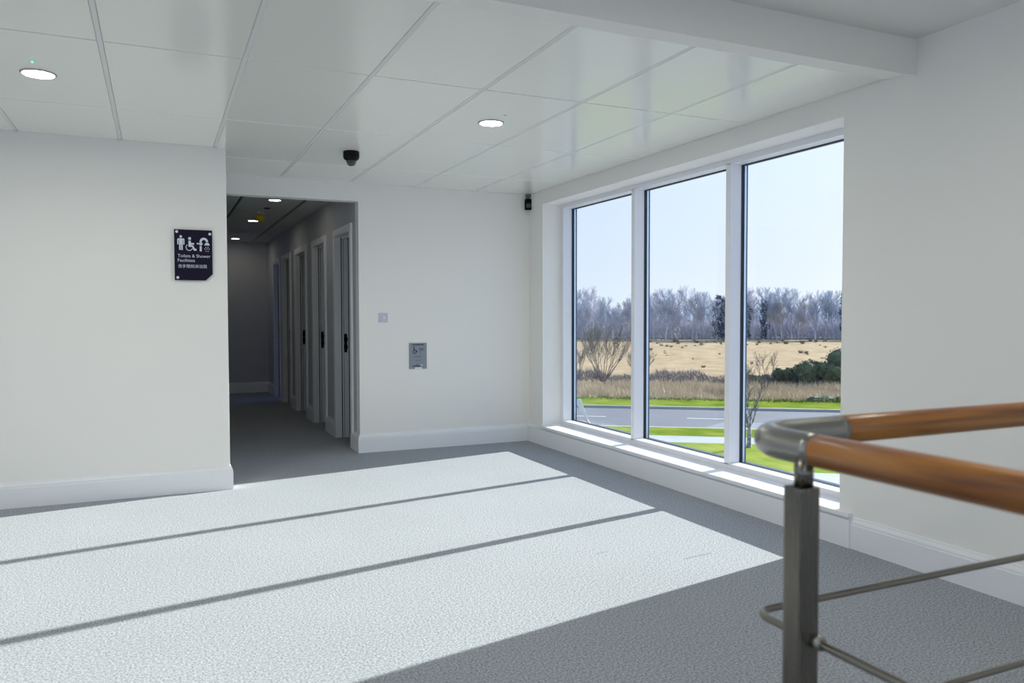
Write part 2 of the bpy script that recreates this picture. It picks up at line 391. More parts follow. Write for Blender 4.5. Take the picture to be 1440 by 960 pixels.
# ------------------------------------------------------------------ corridor
DO = [(7.31, 7.97), (8.53, 9.19), (9.71, 10.45), (10.93, 11.58), (11.95, 12.50)]
DH = 2.035; XR = 1.775
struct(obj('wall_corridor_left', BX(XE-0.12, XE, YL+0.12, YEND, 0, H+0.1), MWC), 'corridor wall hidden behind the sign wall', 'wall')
bm = bmesh.new(); y = YB+0.12
for a, b in DO:
    box(bm, XC, XR, y, a-0.02, 0, H+0.1); box(bm, XC, XR, a-0.02, b+0.02, DH+0.02, H+0.1); y = b+0.02
box(bm, XC, XR, y, YEND, 0, H+0.1)
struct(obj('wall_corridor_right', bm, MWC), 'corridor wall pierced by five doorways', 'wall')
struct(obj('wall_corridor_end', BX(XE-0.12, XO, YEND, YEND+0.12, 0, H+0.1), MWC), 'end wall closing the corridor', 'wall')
bm = bmesh.new(); skirting(bm, [(XE, YEND), (XC, YEND)])
struct(obj('baseboard_corridor_end', bm, MSK), 'white skirting of the corridor end wall', 'skirting')
bm = bmesh.new(); skirting(bm, [(XE, YB+0.3), (XE, YEND)])
bm2 = bmesh.new()
ys = [DO[0][1]+0.07]
for a, b in DO[1:]: ys += [a-0.07, b+0.07]
ys += [YEND-0.02]
for k in range(0, len(ys), 2): skirting(bm2, [(XC, ys[k+1]), (XC, ys[k])])
struct(obj('baseboard_corridor_left', bm, MSK), 'white skirting along the hidden corridor wall', 'skirting')
struct(obj('baseboard_corridor_right', bm2, MSK), 'white skirting on the piers between corridor doors', 'skirting')
for k, (a, b) in enumerate(DO):
    d = struct(empty('door_%d' % (k+1), (XC, a, 0)), 'corridor doorway with white architrave and black strike plate', 'door')
    def dobj(name, bm, m):
        o = obj(name, bm, m); o.parent = d; o.matrix_parent_inverse = Matrix.Translation(-Vector(d.location)); return o
    bm = bmesh.new()
    for q0, q1 in ((a-0.07, a), (b, b+0.07)): box(bm, XC-0.020, XC, q0, q1, 0, DH+0.07, bev=0.003)
    box(bm, XC-0.020, XC, a, b, DH, DH+0.07, bev=0.003)
    dobj('architrave', bm, MSK)
    bm = bmesh.new()
    box(bm, XC-0.004, XR+0.01, a-0.02, a, 0, DH); box(bm, XC-0.004, XR+0.01, b, b+0.02, 0, DH); box(bm, XC-0.004, XR+0.01, a-0.02, b+0.02, DH, DH+0.02)
    dobj('door_lining', bm, MSK)
    bm = bmesh.new(); box(bm, XC+0.055, XC+0.067, b-0.014, b, 0, DH, bev=0.001); box(bm, XC+0.055, XC+0.067, a, a+0.014, 0, DH); box(bm, XC+0.055, XC+0.067, a+0.014, b-0.014, DH-0.014, DH)
    dobj('door_stop', bm, MSK)
    bm = bmesh.new(); box(bm, XC+0.046, XC+0.0545, b-0.003, b+0.001, 0, DH); box(bm, XC+0.068, XC+0.073, b-0.003, b+0.001, 0, DH); dobj('rebate_shade_strip', bm, MPLATE)  # black strips standing in for the shade line beside the stop
    bm = bmesh.new(); box(bm, XC+0.075, XC+0.103, b-0.004, b, 0.87, 1.06, bev=0.001); box(bm, XC+0.070, XC+0.108, b-0.010, b-0.003, 0.905, 0.945); box(bm, XC+0.070, XC+0.108, b-0.010, b-0.003, 0.985, 1.025)
    dobj('strike_plate', bm, MPLATE)
    bm = bmesh.new(); box(bm, XR+0.012, XR+0.012+(b-a), a-0.035, a+0.006, 0.008, DH-0.005, bev=0.001)
    dobj('door_leaf', bm, MDOOR)
# rooms off the corridor
bm = bmesh.new()
yy = [YB+0.12] + [(DO[i][1]+DO[i+1][0])/2 for i in range(4)] + [YEND]
for y in yy[1:-1]: box(bm, XR, XO, y-0.05, y+0.05, 0, H+0.1)
box(bm, XW, XO, YB+0.12, yy[4], 0, H+0.1)
box(bm, XW, XO, yy[4], YEND, 0, 0.9); box(bm, XW, XO, yy[4], YEND, 2.1, H+0.1); box(bm, XW, XO, yy[4], yy[4]+0.2, 0.9, 2.1)
box(bm, XO-0.02, XO, yy[4]+0.2, YEND, 0.9, 1.15)
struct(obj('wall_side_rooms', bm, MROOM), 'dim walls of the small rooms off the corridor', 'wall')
MFROST = D.materials.new('added_frosted_glass'); MFROST.use_nodes = True; q = MFROST.node_tree; q.nodes.clear()
q1 = q.nodes.new('ShaderNodeOutputMaterial'); q2 = q.nodes.new('ShaderNodeBsdfTranslucent'); q2.inputs['Color'].default_value = (0.30, 0.46, 0.85, 1); q.links.new(q2.outputs[0], q1.inputs[0])
struct(obj('window_2', BX(3.60, 3.612, yy[4]+0.2, YEND, 0.9, 2.1), MFROST), 'unseen frosted pane added to soften sun into the end room', 'window')  # added unseen pane: holds back the sun and tints the light blue
bm = bmesh.new(); box(bm, XE-0.12, XO, YB+0.12, YEND, H+0.035, H+0.2)
cc = struct(obj('ceiling_corridor', bm, MVOID), 'grey tile ceiling of the dim corridor', 'ceiling')
cx = [XE, 0.80, 1.42, XC]; cy = [YB+0.12, 7.36, 8.01, 8.66, 9.31, 9.96, 10.61, 11.26, 11.91, 12.56, YEND]
for a, b in zip(cx, cx[1:]):
    for c, d in zip(cy, cy[1:]):
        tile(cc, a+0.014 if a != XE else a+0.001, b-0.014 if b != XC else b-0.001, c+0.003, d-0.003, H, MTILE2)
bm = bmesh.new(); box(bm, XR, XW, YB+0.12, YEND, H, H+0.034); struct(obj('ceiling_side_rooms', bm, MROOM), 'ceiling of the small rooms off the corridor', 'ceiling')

# ------------------------------------------------------------------ downlights
def downlight(x, y, z, r, label, lm, group, ring=0.010):
    t = empty('downlight', (x, y, z)); tag(t, label, 'ceiling light', group)
    bm = bmesh.new(); lathe(bm, [(r-0.002, -0.0005), (r-0.001, -0.007), (r+ring*0.6, -0.008), (r+ring, -0.004), (r+ring, 0.001)], 48); obj('lamp_rim', bm, MRIM, t, smooth=True)
    bm = bmesh.new(); lathe(bm, [(0, -0.004), (r-0.0015, -0.004), (r-0.0015, -0.001), (0, -0.001)], 48); obj('lamp_diffuser', bm, lm, t)
    return t
downlight(-0.51, 4.49, H, 0.070, 'round lit downlight at the far left above the sign wall', MLAMP, None)
downlight(1.90, 4.49, H, 0.070, 'round lit downlight in the middle of the tiled ceiling', MLAMP, None)
downlight(1.125, 8.36, H, 0.060, 'corridor downlight nearest the opening', MLAMPC, None, 0.006)
downlight(1.118, 10.29, H, 0.060, 'corridor downlight just left of the yellow detector', MLAMPC, None, 0.006)
downlight(1.121, 12.75, H, 0.060, 'farthest small downlight near the corridor end wall', MLAMPC, None, 0.006)
for i_, (x_, y_) in enumerate(((-2.92, 4.49), (-0.51, 1.3), (1.90, 1.3), (-2.92, 1.3), (-0.51, -1.6), (1.90, -1.6), (-2.92, -1.6))):  # extra unseen downlights, added to lift the room's light
    downlight(x_, y_, H if y_ > 3 else HU, 0.070, 'unseen downlight added to brighten the hall, ' + ('far left of the sign wall', 'above and behind the camera on its left', 'above the balustrade', 'far left beside the glazed wall', 'rear middle', 'rear right', 'rear left')[i_], MLAMP, None)
def indicator(x, y, m, label):
    t = empty('indicator_light', (x, y, H)); tag(t, label, 'indicator')
    bm = bmesh.new(); lathe(bm, [(0, -0.003), (0.013, -0.003), (0.016, 0.0005)], 24); obj('bezel', bm, MTILE, t, smooth=True)
    bm = bmesh.new(); lathe(bm, [(0, -0.012), (0.005, -0.010), (0.007, -0.0035)], 16); obj('lens', bm, m, t, smooth=True)
indicator(-0.51, 4.28, MGREEN, 'tiny green glowing indicator in the ceiling behind the left downlight')
indicator(1.90, 4.28, MSTUD, 'tiny white indicator nub in the ceiling beside the middle downlight')

# dome camera
t = empty('dome_camera', (1.305, 5.69, H)); tag(t, 'black dome security camera fixed to the tiled ceiling', 'camera')
bm = bmesh.new(); lathe(bm, [(0, 0), (0.055, 0), (0.058, -0.005), (0.0585, -0.035), (0.056, -0.050), (0.046, -0.061), (0.034, -0.065), (0, -0.065)], 40); obj('camera_body', bm, MBLACK, t, smooth=True)
bm = bmesh.new(); lathe(bm, [(0.036, -0.062), (0.035, -0.078), (0.029, -0.092), (0.018, -0.102), (0, -0.106)], 40); obj('dome', bm, MDOME, t, smooth=True)
bm = bmesh.new(); lathe(bm, [(0.033, -0.064), (0.037, -0.063), (0.037, -0.068), (0.0345, -0.07)], 40); obj('dome_ring', bm, MPLATE, t, smooth=True)

# motion sensor in the corner
t = empty('motion_sensor', (3.352, YB-0.0, 2.28), math.radians(-12)); tag(t, 'small black motion sensor in the ceiling corner left of the window', 'sensor')
bm = bmesh.new(); box(bm, -0.034, 0.034, -0.052, -0.008, 0.0, 0.108, bev=0.012); obj('sensor_body', bm, MBLACK, t, smooth=True)
bm = bmesh.new(); box(bm, -0.024, 0.024, -0.058, -0.050, 0.022, 0.062, bev=0.004); obj('sensor_lens', bm, MDOME, t, smooth=True)
bm = bmesh.new(); box(bm, -0.010, 0.010, -0.030, -0.012, 0.100, 0.130); box(bm, -0.022, 0.022, -0.045, -0.0045, 0.128, 0.152); obj('bracket', bm, mat('grey_bracket', (0.12, 0.14, 0.13), 0.5), t)

# yellow sounder beacon in the corridor
t = empty('fire_beacon', (1.105, 9.42, H)); tag(t, 'yellow bodied alarm beacon on the corridor ceiling', 'alarm')
bm = bmesh.new(); lathe(bm, [(0, 0), (0.050, 0), (0.050, -0.012), (0.038, -0.03), (0.038, -0.036)], 28); obj('beacon_base', bm, mat('cream_plastic', (0.6, 0.6, 0.5), 0.5), t, smooth=True)
bm = bmesh.new(); lathe(bm, [(0.036, -0.034), (0.056, -0.036), (0.056, -0.060), (0.048, -0.072), (0.040, -0.095), (0.022, -0.108), (0, -0.110)], 28); obj('beacon_body', bm, MYEL, t, smooth=True)
t = empty('ceiling_sensor', (1.13, 9.02, H)); tag(t, 'flat dark round vent sensor on the corridor ceiling before the beacon', 'sensor')
bm = bmesh.new(); lathe(bm, [(0, -0.010), (0.030, -0.010), (0.034, 0)], 24); obj('sensor_body', bm, mat('dark_grey_plastic', (0.05, 0.05, 0.05), 0.5), t, smooth=True)

# ------------------------------------------------------------------ sign on the left wall
SX0, SX1, SZ0, SZ1 = 0.119, 0.365, 1.494, 1.846; SY = YL-0.018
sign = empty('wall_sign', (SX0, YL, SZ0)); tag(sign, 'navy toilets and shower facilities sign with clipped corner on white wall', 'sign')
def sobj(name, bm, m, smooth=False):
    o = obj(name, bm, m, None, smooth); o.parent = sign; o.matrix_parent_inverse = Matrix.Translation(-Vector(sign.location)); return o
bm = bmesh.new(); prism(bm, [(SX0, SZ0), (SX1-0.045, SZ0), (SX1, SZ0+0.045), (SX1, SZ1), (SX0, SZ1)], SY, SY+0.006); sobj('sign_panel', bm, MNAVY)
SW, SHh = SX1-SX0, SZ1-SZ0
# crop pixels of the sign (left 97..636, top 135..852) -> metres
def sp(px, py): return (SX0+(px-97)/539*SW, SZ1-(py-135)/717*SHh)
def flat(polys, name, y=SY-0.0012, m=MSIGNW, fn=sp):
    bm = bmesh.new()
    for P in polys: prism(bm, [fn(*q) for q in P], y, y+0.0014)
    return sobj(name, bm, m)
def disc(cx, cy, r, n=20, a0=0, a1=360): return [(cx+r*math.cos(math.radians(a0+(a1-a0)*i/n)), cy+r*math.sin(math.radians(a0+(a1-a0)*i/n))) for i in range(n + (0 if a1-a0 == 360 else 1))]
def arcseg(cx, cy, r0, r1, a0, a1, n=10):
    out_ = []
    for i in range(n):
        t0, t1 = math.radians(a0+(a1-a0)*i/n), math.radians(a0+(a1-a0)*(i+1)/n)
        out_.append([(cx+r0*math.cos(t0), cy+r0*math.sin(t0)), (cx+r1*math.cos(t0), cy+r1*math.sin(t0)), (cx+r1*math.cos(t1), cy+r1*math.sin(t1)), (cx+r0*math.cos(t1), cy+r0*math.sin(t1))])
    return out_
def bar(x0, y0, x1, y1, w_):
    d = Vector((x1-x0, y1-y0)).normalized(); nx, ny = -d.y*w_/2, d.x*w_/2
    return [(x0+nx, y0+ny), (x1+nx, y1+ny), (x1-nx, y1-ny), (x0-nx, y0-ny)]
flat([disc(189, 236, 19), [(150, 262), (230, 262), (240, 272), (240, 348), (222, 348), (222, 285), (215, 285), (215, 425), (193, 425), (193, 350), (186, 350), (186, 425), (164, 425), (164, 285), (157, 285), (157, 348), (139, 348), (139, 272)]], 'man_symbol')
flat([disc(314, 260, 21), [(296, 292), (330, 292), (332, 322), (376, 322), (376, 346), (336, 346), (334, 352), (362, 356), (388, 402), (410, 404), (410, 430), (372, 430), (345, 378), (296, 378)]] + arcseg(307, 385, 40, 50, 20, 235, 14), 'wheelchair_symbol')
flat([disc(424, 328, 12), disc(470, 330, 26), bar(430, 328, 465, 330, 16), [(455, 364), (484, 364), (484, 437), (455, 437)]] + arcseg(516, 303, 30, 62, 180, 360, 14) + [[(455, 303), (486, 303), (486, 300), (455, 300)], disc(561, 350, 38, 14, 180, 360)]
     + [disc(x, yy_, 7, 8) for x, yy_ in ((545, 377), (575, 377), (530, 402), (560, 402), (590, 402), (545, 434), (575, 434))], 'shower_symbol')
def text_on(s, size, x, z, y, m, parent, name='sign_lettering', wmax=None, align='LEFT'):
    cu = D.curves.new('t', 'FONT'); cu.body = s; cu.size = size; cu.extrude = 0.0006; cu.align_x = align
    o = D.objects.new('t', cu); C.objects.link(o); bpy.context.view_layer.update()
    me = D.meshes.new_from_object(o.evaluated_get(bpy.context.evaluated_depsgraph_get())); C.objects.unlink(o); D.objects.remove(o)
    if wmax and len(me.vertices):
        xs = [v.co.x for v in me.vertices]; k = wmax/(max(xs)-min(xs)); x_off = min(xs)
        for v in me.vertices: v.co.x = (v.co.x-x_off)*k
    me.transform(Matrix.Rotation(PI/2, 4, 'X')); me.transform(Matrix.Translation((x, y, z)))
    me.materials.clear(); me.materials.append(m); me.name = name
    o = D.objects.new(name, me); C.objects.link(o); o.parent = parent; o.matrix_parent_inverse = Matrix.Translation(-Vector(parent.location))
    return o
pxm = SHh/717
for s, x0, x1, yb, sz in (('Toilets & Shower', 142, 608, 527, 62), ('Facilities', 142, 384, 591, 62), ('洗手間和淋浴間', 146, 552, 674, 56)):
    a = sp(x0, yb); text_on(s, sz*pxm, a[0], a[1], SY-0.0008, MSIGNW, sign, wmax=(x1-x0)*SW/539)
for px, py in ((133, 168), (603, 188), (139, 815)):
    a = sp(px, py)
    bm = bmesh.new(); lathe(bm, [(0, 0.004), (0.007, 0.004), (0.0095, 0.001), (0.0095, -0.0225), (0, -0.0225)], 20)
    bmesh.ops.rotate(bm, verts=bm.verts, cent=(0, 0, 0), matrix=Matrix.Rotation(PI/2, 3, 'X')); bmesh.ops.translate(bm, verts=bm.verts, vec=(a[0], SY-0.0015, a[1]))
    sobj('mounting_stud', bm, MSTUD, smooth=True)

# ------------------------------------------------------------------ call plaque on the back wall
PX0, PX1, PZ0, PZ1 = 2.130, 2.300, 0.748, 0.990
pl = empty('call_plaque', (PX0, YB, PZ0)); tag(pl, 'grey metal plaque with a wheelchair symbol low on the back wall', 'plaque')
def pobj(name, bm, m, smooth=False):
    o = obj(name, bm, m, None, smooth); o.parent = pl; o.matrix_parent_inverse = Matrix.Translation(-Vector(pl.location)); return o
pobj('plate', BX(PX0, PX1, YB-0.008, YB+0.001, PZ0, PZ1, bev=0.002), MPLAQ)
def pp(px, py): return (PX0+(px-160)/397*(PX1-PX0), PZ1-(py-180)/592*(PZ1-PZ0))
def pflat(polys, name, m):
    bm = bmesh.new()
    for P in polys: prism(bm, [pp(*q) for q in P], YB-0.0092, YB-0.007)
    pobj(name, bm, m)
def dash(x0, x1, y, h, gap=(6, 14)):
    out_ = []; rr = random.Random(int(x0+y)); x = x0
    while x < x1:
        w_ = rr.uniform(10, 22); out_.append([(x, y), (min(x+w_, x1), y), (min(x+w_, x1), y+h), (x, y+h)]); x += w_ + rr.uniform(3, 6)
    return out_
pflat(dash(228, 488, 208, 26), 'heading_print', MDARK)
pflat([disc(265, 276, 14), [(257, 290), (277, 290), (284, 345), (330, 352), (345, 380), (335, 392), (315, 362), (262, 360)]] + arcseg(280, 385, 28, 44, 0, 360, 22), 'wheelchair_symbol', MDARK)
pflat([[(388, 292), (420, 292), (420, 345), (388, 345)], [(428, 300), (480, 300), (480, 355), (428, 355)], [(390, 360), (410, 360), (410, 405), (390, 405)]], 'speaker_grille', MINK2)
pflat(dash(262, 440, 478, 22) + dash(305, 430, 575, 14) + dash(415, 430, 545, 12), 'small_print', MINK2)
pflat(dash(228, 400, 698, 22) + dash(300, 380, 676, 14), 'footer_print', MDARK)
pflat([[(285, 738), (446, 738), (446, 772), (285, 772)], [(430, 672), (458, 672), (458, 700), (430, 700)]], 'white_label', MSTUD)
# switch
t = empty('wall_switch', (1.8865, YB, 1.2255)); tag(t, 'square pale plastic switch plate beside the corridor opening', 'switch')
obj('switch_plate', BX(-0.043, 0.043, -0.009, 0.001, -0.043, 0.043, bev=0.003), MSWITCH, t)
obj('rocker', BX(-0.006, 0.016, -0.014, -0.008, -0.014, 0.014, bev=0.002), MSTUD, t)

# ------------------------------------------------------------------ stair balustrade
bal = empty('balustrade', (0.96, 0.95, 0)); tag(bal, 'stair balustrade with round timber handrail and brushed steel posts', 'railing')
def bobj(name, bm, m, smooth=True, lab=None):
    o = obj(name, bm, m, None, smooth); o.parent = bal; o.matrix_parent_inverse = Matrix.Translation(-Vector(bal.location))
    if lab: o['label'] = lab
    return o
RX, RY, RZ, RR = 0.972, 1.103, 1.0245, 0.0270
def wood_rail(p, L_, rot, lab):
    bm = bmesh.new(); n = 24; R = RR
    prof = [(R-0.003, 0), (R, 0.003)] + [(R, 0.003+(L_-0.006)*i/8) for i in range(1, 8)] + [(R, L_-0.003), (R-0.003, L_)]
    lathe(bm, [(0, 0)] + prof + [(0, L_)], 40)
    o = bobj('handrail', bm, MWOOD, lab=lab); o.matrix_parent_inverse = Matrix.Identity(4)
    o.location = Vector(p)-Vector(bal.location); o.rotation_euler = rot
    return o
wood_rail((RX, 0.945, RZ), 2.2, (PI/2, 0, 0), 'timber handrail running toward the camera')
wood_rail((1.195, RY, RZ), 2.15, (0, PI/2, 0), 'timber handrail running to the right')
# steel elbow
cr = 0.085; pts = [(RX, 0.946, RZ), (RX, 0.96, RZ)]
for i in range(15):
    a = PI - (PI/2)*i/14; pts.append((RX+cr+cr*math.cos(a), RY-cr+cr*math.sin(a), RZ))
pts += [(1.18, RY, RZ), (1.194, RY, RZ)]
bm = bmesh.new(); tube(bm, pts, RR+0.0003, 40); bobj('steel_elbow', bm, MSTEEL, lab='satin steel elbow joining the timber rails')
PXc, PYc = 0.958, 0.962
def post(x, y):
    bm = bmesh.new(); box(bm, x-0.020, x+0.020, y-0.020, y+0.020, 0.012, 0.965, bev=0.004); bobj('post', bm, MSTEEL2, smooth=False)
    bm = bmesh.new(); lathe(bm, [(0, 0.96), (0.0155, 0.96), (0.0155, 1.012), (0, 1.012)], 28, (x+0.004, y, 0)); bobj('post_spigot', bm, MSTEEL2, lab='short round spigot between post and handrail')
    bm = bmesh.new(); lathe(bm, [(0, 0.0), (0.05, 0.0), (0.05, 0.009), (0.03, 0.013), (0, 0.013)], 28, (x, y, 0)); bobj('base_flange', bm, MSTEEL)
post(PXc, PYc); post(PXc+0.008, -0.35); post(2.15, RY)
for z in (0.712, 0.475, 0.238):
    c2 = 0.035; yb = 1.086; xa = 0.971
    pts = [(xa, -1.15, z), (xa, 0.3, z), (xa, 0.9, z), (xa, yb-c2-0.001, z)]
    for i in range(11):
        a = PI - (PI/2)*i/10; pts.append((xa+c2+c2*math.cos(a), yb-c2+c2*math.sin(a), z))
    pts += [(xa+c2+0.001, yb, z), (1.6, yb, z), (3.34, yb, z)]
    bm = bmesh.new(); tube(bm, pts, 0.0072, 14); bobj('infill_rod', bm, MRODS)
    bm = bmesh.new(); tube(bm, [(xa, PYc-0.034, z), (xa, PYc-0.018, z)], 0.0115, 16); bobj('rod_fitting', bm, MSTEEL)

# ------------------------------------------------------------------ outdoors
GZ = -3.5
dvec = Vector((0.8226, -0.5686, 0)); nvec = Vector((0.5686, 0.8226, 0))
def tn(t, n, z=GZ): return dvec*t + nvec*n + Vector((0, 0, z))
MROAD = mat('asphalt', (0.13, 0.135, 0.16), 0.85, noise=(0.35, 0.25, (0.165, 0.17, 0.20)), spec=0.3)
MPATH = mat('footpath', (0.33, 0.34, 0.37), 0.85, noise=(0.8, 0.3, (0.38, 0.385, 0.41)))
MGRASS = mat('green_grass', (0.09, 0.16, 0.012), 0.9, noise=(0.9, 0.22, (0.25, 0.28, 0.045)), bump=(6, 0.6), spec=0.0)
MLAWN = mat('lawn_grass', (0.14, 0.22, 0.02), 0.9, noise=(0.55, 0.18, (0.34, 0.35, 0.07)), bump=(6, 0.6), spec=0.0)
MFIELD = mat('dry_field', (0.26, 0.18, 0.09), 0.95, noise=(0.55, 0.22, (0.45, 0.335, 0.21)), bump=(2, 0.8), spec=0.1)
MKERB = mat('concrete_kerb', (0.42, 0.41, 0.40), 0.8)
MLINE = mat('road_paint', (0.75, 0.76, 0.78), 0.7)
MHILL = mat('far_hill', (0.30, 0.35, 0.46), 1.0, noise=(0.02, 0.2, (0.36, 0.41, 0.52)), spec=0.0)
T0, T1 = -60, 90
def strip(name, n0, n1, z0, z1, m, lab, cat, segs=24, t0=T0, t1=T1, amp=0.0, rows=1):
    V, F = [], []
    for j in range(rows+1):
        for i in range(segs+1):
            t = t0+(t1-t0)*i/segs; n = n0+(n1-n0)*j/rows; z = z0+(z1-z0)*j/rows
            if amp and 0 < j < rows: z += amp*(math.sin(t*0.13+n*0.21)+math.sin(t*0.31-n*0.11)*0.5)
            V.append(tn(t, n, z))
    for j in range(rows):
        for i in range(segs):
            a = j*(segs+1)+i; F.append((a, a+1, a+segs+2, a+segs+1))
    o = pyobj(name, V, F, m); struct(o, lab, cat); return o
strip('ground_forecourt', -70, 24.6, GZ, GZ, MPATH, 'pale paving below the window', 'paving')
strip('ground_lawn', 24.6, 29.7, GZ, GZ, MLAWN, 'bright lawn nearest the building', 'lawn')
strip('ground_footpath', 29.7, 31.3, GZ-0.01, GZ-0.01, MPATH, 'grey footpath between lawn and verge', 'path')
strip('ground_near_verge', 31.3, 33.75, GZ, GZ, MGRASS, 'green verge on the near side of the road', 'verge')
strip('road', 33.75, 41.25, GZ-0.12, GZ-0.12, MROAD, 'grey asphalt road crossing beyond the lawn', 'road')
strip('ground_far_verge', 41.4, 45.2, GZ, GZ, MGRASS, 'green verge on the far side of the road', 'verge')
strip('ground_field', 45.2, 152, GZ, GZ+0.05, MFIELD, 'straw coloured rough field up to the trees', 'field', segs=60, rows=30, amp=0.07)
strip('ground_woodland', 152, 400, GZ+0.05, GZ, mat('wood_floor', (0.12, 0.11, 0.10), 1.0), 'dark woodland floor behind the field', 'ground')
for nm, n in (('kerb_far', 41.25), ('kerb_near', 33.6)):
    V = []; F = []
    for t in (T0, T1):
        for nn, z in ((n, GZ-0.13), (n, GZ), (n+0.15, GZ+0.005), (n+0.15, GZ-0.13)): V.append(tn(t, nn, z))
    for i in range(4): F.append((i, (i+1) % 4, 4+(i+1) % 4, 4+i))
    struct(pyobj(nm, V, F, MKERB), 'concrete kerb on the %s side of the road' % nm.split('_')[1], 'kerb')
def rline(t0, t1, n, w_=0.12):
    V = [tn(t0, n-w_/2, GZ-0.114), tn(t1, n-w_/2, GZ-0.114), tn(t1, n+w_/2, GZ-0.114), tn(t0, n+w_/2, GZ-0.114)]
    return V
V, F = [], []
for k in range(-9, 14):
    a = len(V); V += rline(k*6.0+1.6, k*6.0+3.8, 37.6); F.append((a, a+1, a+2, a+3))
for k in range(-9, 14):
    a = len(V); V += rline(k*6.0+3.2, k*6.0+4.4, 34.5, 0.10); F.append((a, a+1, a+2, a+3))
struct(pyobj('road_markings', V, F, MLINE), 'white dashed lines painted on the road', 'road marking')
# far hill
V, F = [], []; N = 90
for i in range(N+1):
    t = -420+1000*i/N
    h = 8.3 + 1.6*math.sin(t*0.011+0.6) + 0.6*math.sin(t*0.047) + 0.7*random.random()
    for n, z in ((430, GZ-2), (520, GZ+h*0.6), (600, GZ+h), (800, GZ)): V.append(tn(t, n, z))
for i in range(N):
    for k in range(3): a = i*4+k; F.append((a, a+4, a+5, a+1))
struct(pyobj('hill', V, F, MHILL), 'low wooded hill on the horizon', 'hill')

# --- vegetation builders
MTWIG = [mat('hazed_twig_lavender', (0.53, 0.53, 0.61), 0.9, spec=0.1), mat('twig_brown', (0.52, 0.46, 0.45), 0.9, spec=0.1), mat('hazed_twig_bluegrey', (0.47, 0.51, 0.60), 0.9, spec=0.1)]  # distance haze is mixed into these pale, bluish twig colours
MIVY = mat('ivy_dark', (0.08, 0.105, 0.15), 0.8, spec=0.1)
MGORSE = mat('gorse_leaf', (0.035, 0.055, 0.045), 0.8, noise=(3, 0.2, (0.16, 0.19, 0.09)), spec=0.2)
MREED = mat('reed_straw', (0.46, 0.36, 0.27), 0.9, noise=(0.5, 0.2, (0.60, 0.52, 0.36)), spec=0.1)
MBRAM = mat('bramble_stems', (0.13, 0.115, 0.14), 0.9, noise=(0.6, 0.2, (0.24, 0.20, 0.21)), spec=0.1)
MBUSH = mat('shrub_stems', (0.13, 0.12, 0.115), 0.9)
MBARK = mat('birch_bark', (0.14, 0.13, 0.14), 0.8, noise=(9, 0.1, (0.36, 0.35, 0.36)))
def seg3(V, F, p, q, r0, r1):
    d = (q-p); L_ = d.length
    if L_ < 1e-6: return
    d /= L_; a = d.cross(Vector((0.3, 0.5, 0.81))).normalized(); b = d.cross(a); k = len(V)
    for c, r in ((p, r0), (q, r1)):
        for j in range(3): V.append(c+(a*math.cos(j*2.094)+b*math.sin(j*2.094))*r)
    for j in range(3): F.append((k+j, k+(j+1) % 3, k+3+(j+1) % 3, k+3+j))
RMIN = 0.022
def branch(V, F, p, d, L_, r, lev, R, kids, spread, up, shrink=0.66):
    n = 3 if lev > 1 else 2; q = p
    for i in range(n):
        d = (d + Vector((R.gauss(0, .12), R.gauss(0, .12), R.gauss(0, .06)+up*0.08))).normalized()
        q2 = q + d*L_/n; seg3(V, F, q, q2, r*(1-i/n*0.4), r*(1-(i+1)/n*0.4)); 
        if lev > 0:
            for _ in range(kids if i else max(1, kids-1)):
                a = R.uniform(0, 2*PI); side = Vector((math.cos(a), math.sin(a), R.uniform(-.1, .5)))
                nd = (d + side*spread*R.uniform(.6, 1.2)).normalized(); nd.z += up*0.25; nd.normalize()
                branch(V, F, q2, nd, L_*shrink*R.uniform(.7, 1.15), max(r*0.5, RMIN), lev-1, R, kids, spread, up, shrink)
        q = q2
def tree_meshes(seed, h, m, trunk_r=0.14, kids=3, lev=3, spread=0.8, up=1.0, base=0.28, twig=None):
    R = random.Random(seed); V, F = [], []; tv, tf = [], []
    p = Vector((0, 0, 0)); d = Vector((R.gauss(0, .05), R.gauss(0, .05), 1)).normalized(); n = 7
    for i in range(n):
        q = p + d*h*0.80/n; seg3(tv, tf, p, q, trunk_r*(1-i/n*.85), trunk_r*(1-(i+1)/n*.85))
        if i/n >= base-0.12:
            for _ in range(kids+1):
                a = R.uniform(0, 2*PI); dd = Vector((math.cos(a)*spread, math.sin(a)*spread, R.uniform(.35, 1.0))).normalized()
                branch(V, F, q, dd, h*0.22*(1.15-i/n*0.5), trunk_r*0.32*(1.1-i/n*.6), lev-1, R, kids, 0.8, up)
        p = q; d = (d+Vector((R.gauss(0, .09), R.gauss(0, .09), .1))).normalized()
    a = D.meshes.new('trunk'); a.from_pydata(tv, [], tf); a.materials.append(m)
    b = D.meshes.new('crown'); b.from_pydata(V, [], F); b.materials.append(twig or m)
    return a, b
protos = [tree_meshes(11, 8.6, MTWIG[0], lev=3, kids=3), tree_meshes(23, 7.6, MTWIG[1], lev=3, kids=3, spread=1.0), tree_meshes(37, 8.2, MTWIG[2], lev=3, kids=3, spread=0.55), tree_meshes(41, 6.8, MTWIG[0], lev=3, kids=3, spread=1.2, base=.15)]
def place_tree(kind, loc, s, rz, label, group, name='bare_tree', meshes=None):
    t = empty(name, loc, rz); t.scale = (s, s, s); tag(t, label, 'tree', group)
    tr, cr_ = meshes or protos[kind]
    link(D.objects.new('trunk', tr), t); link(D.objects.new('crown', cr_), t)
    return t
R = random.Random(5)
tl = ['bare grey-lavender tree in the row behind the field', 'bare brownish round-crowned tree in the row behind the field', 'slim bare blue-grey tree in the row behind the field', 'low spreading bare tree in the row behind the field']
t = -46.0
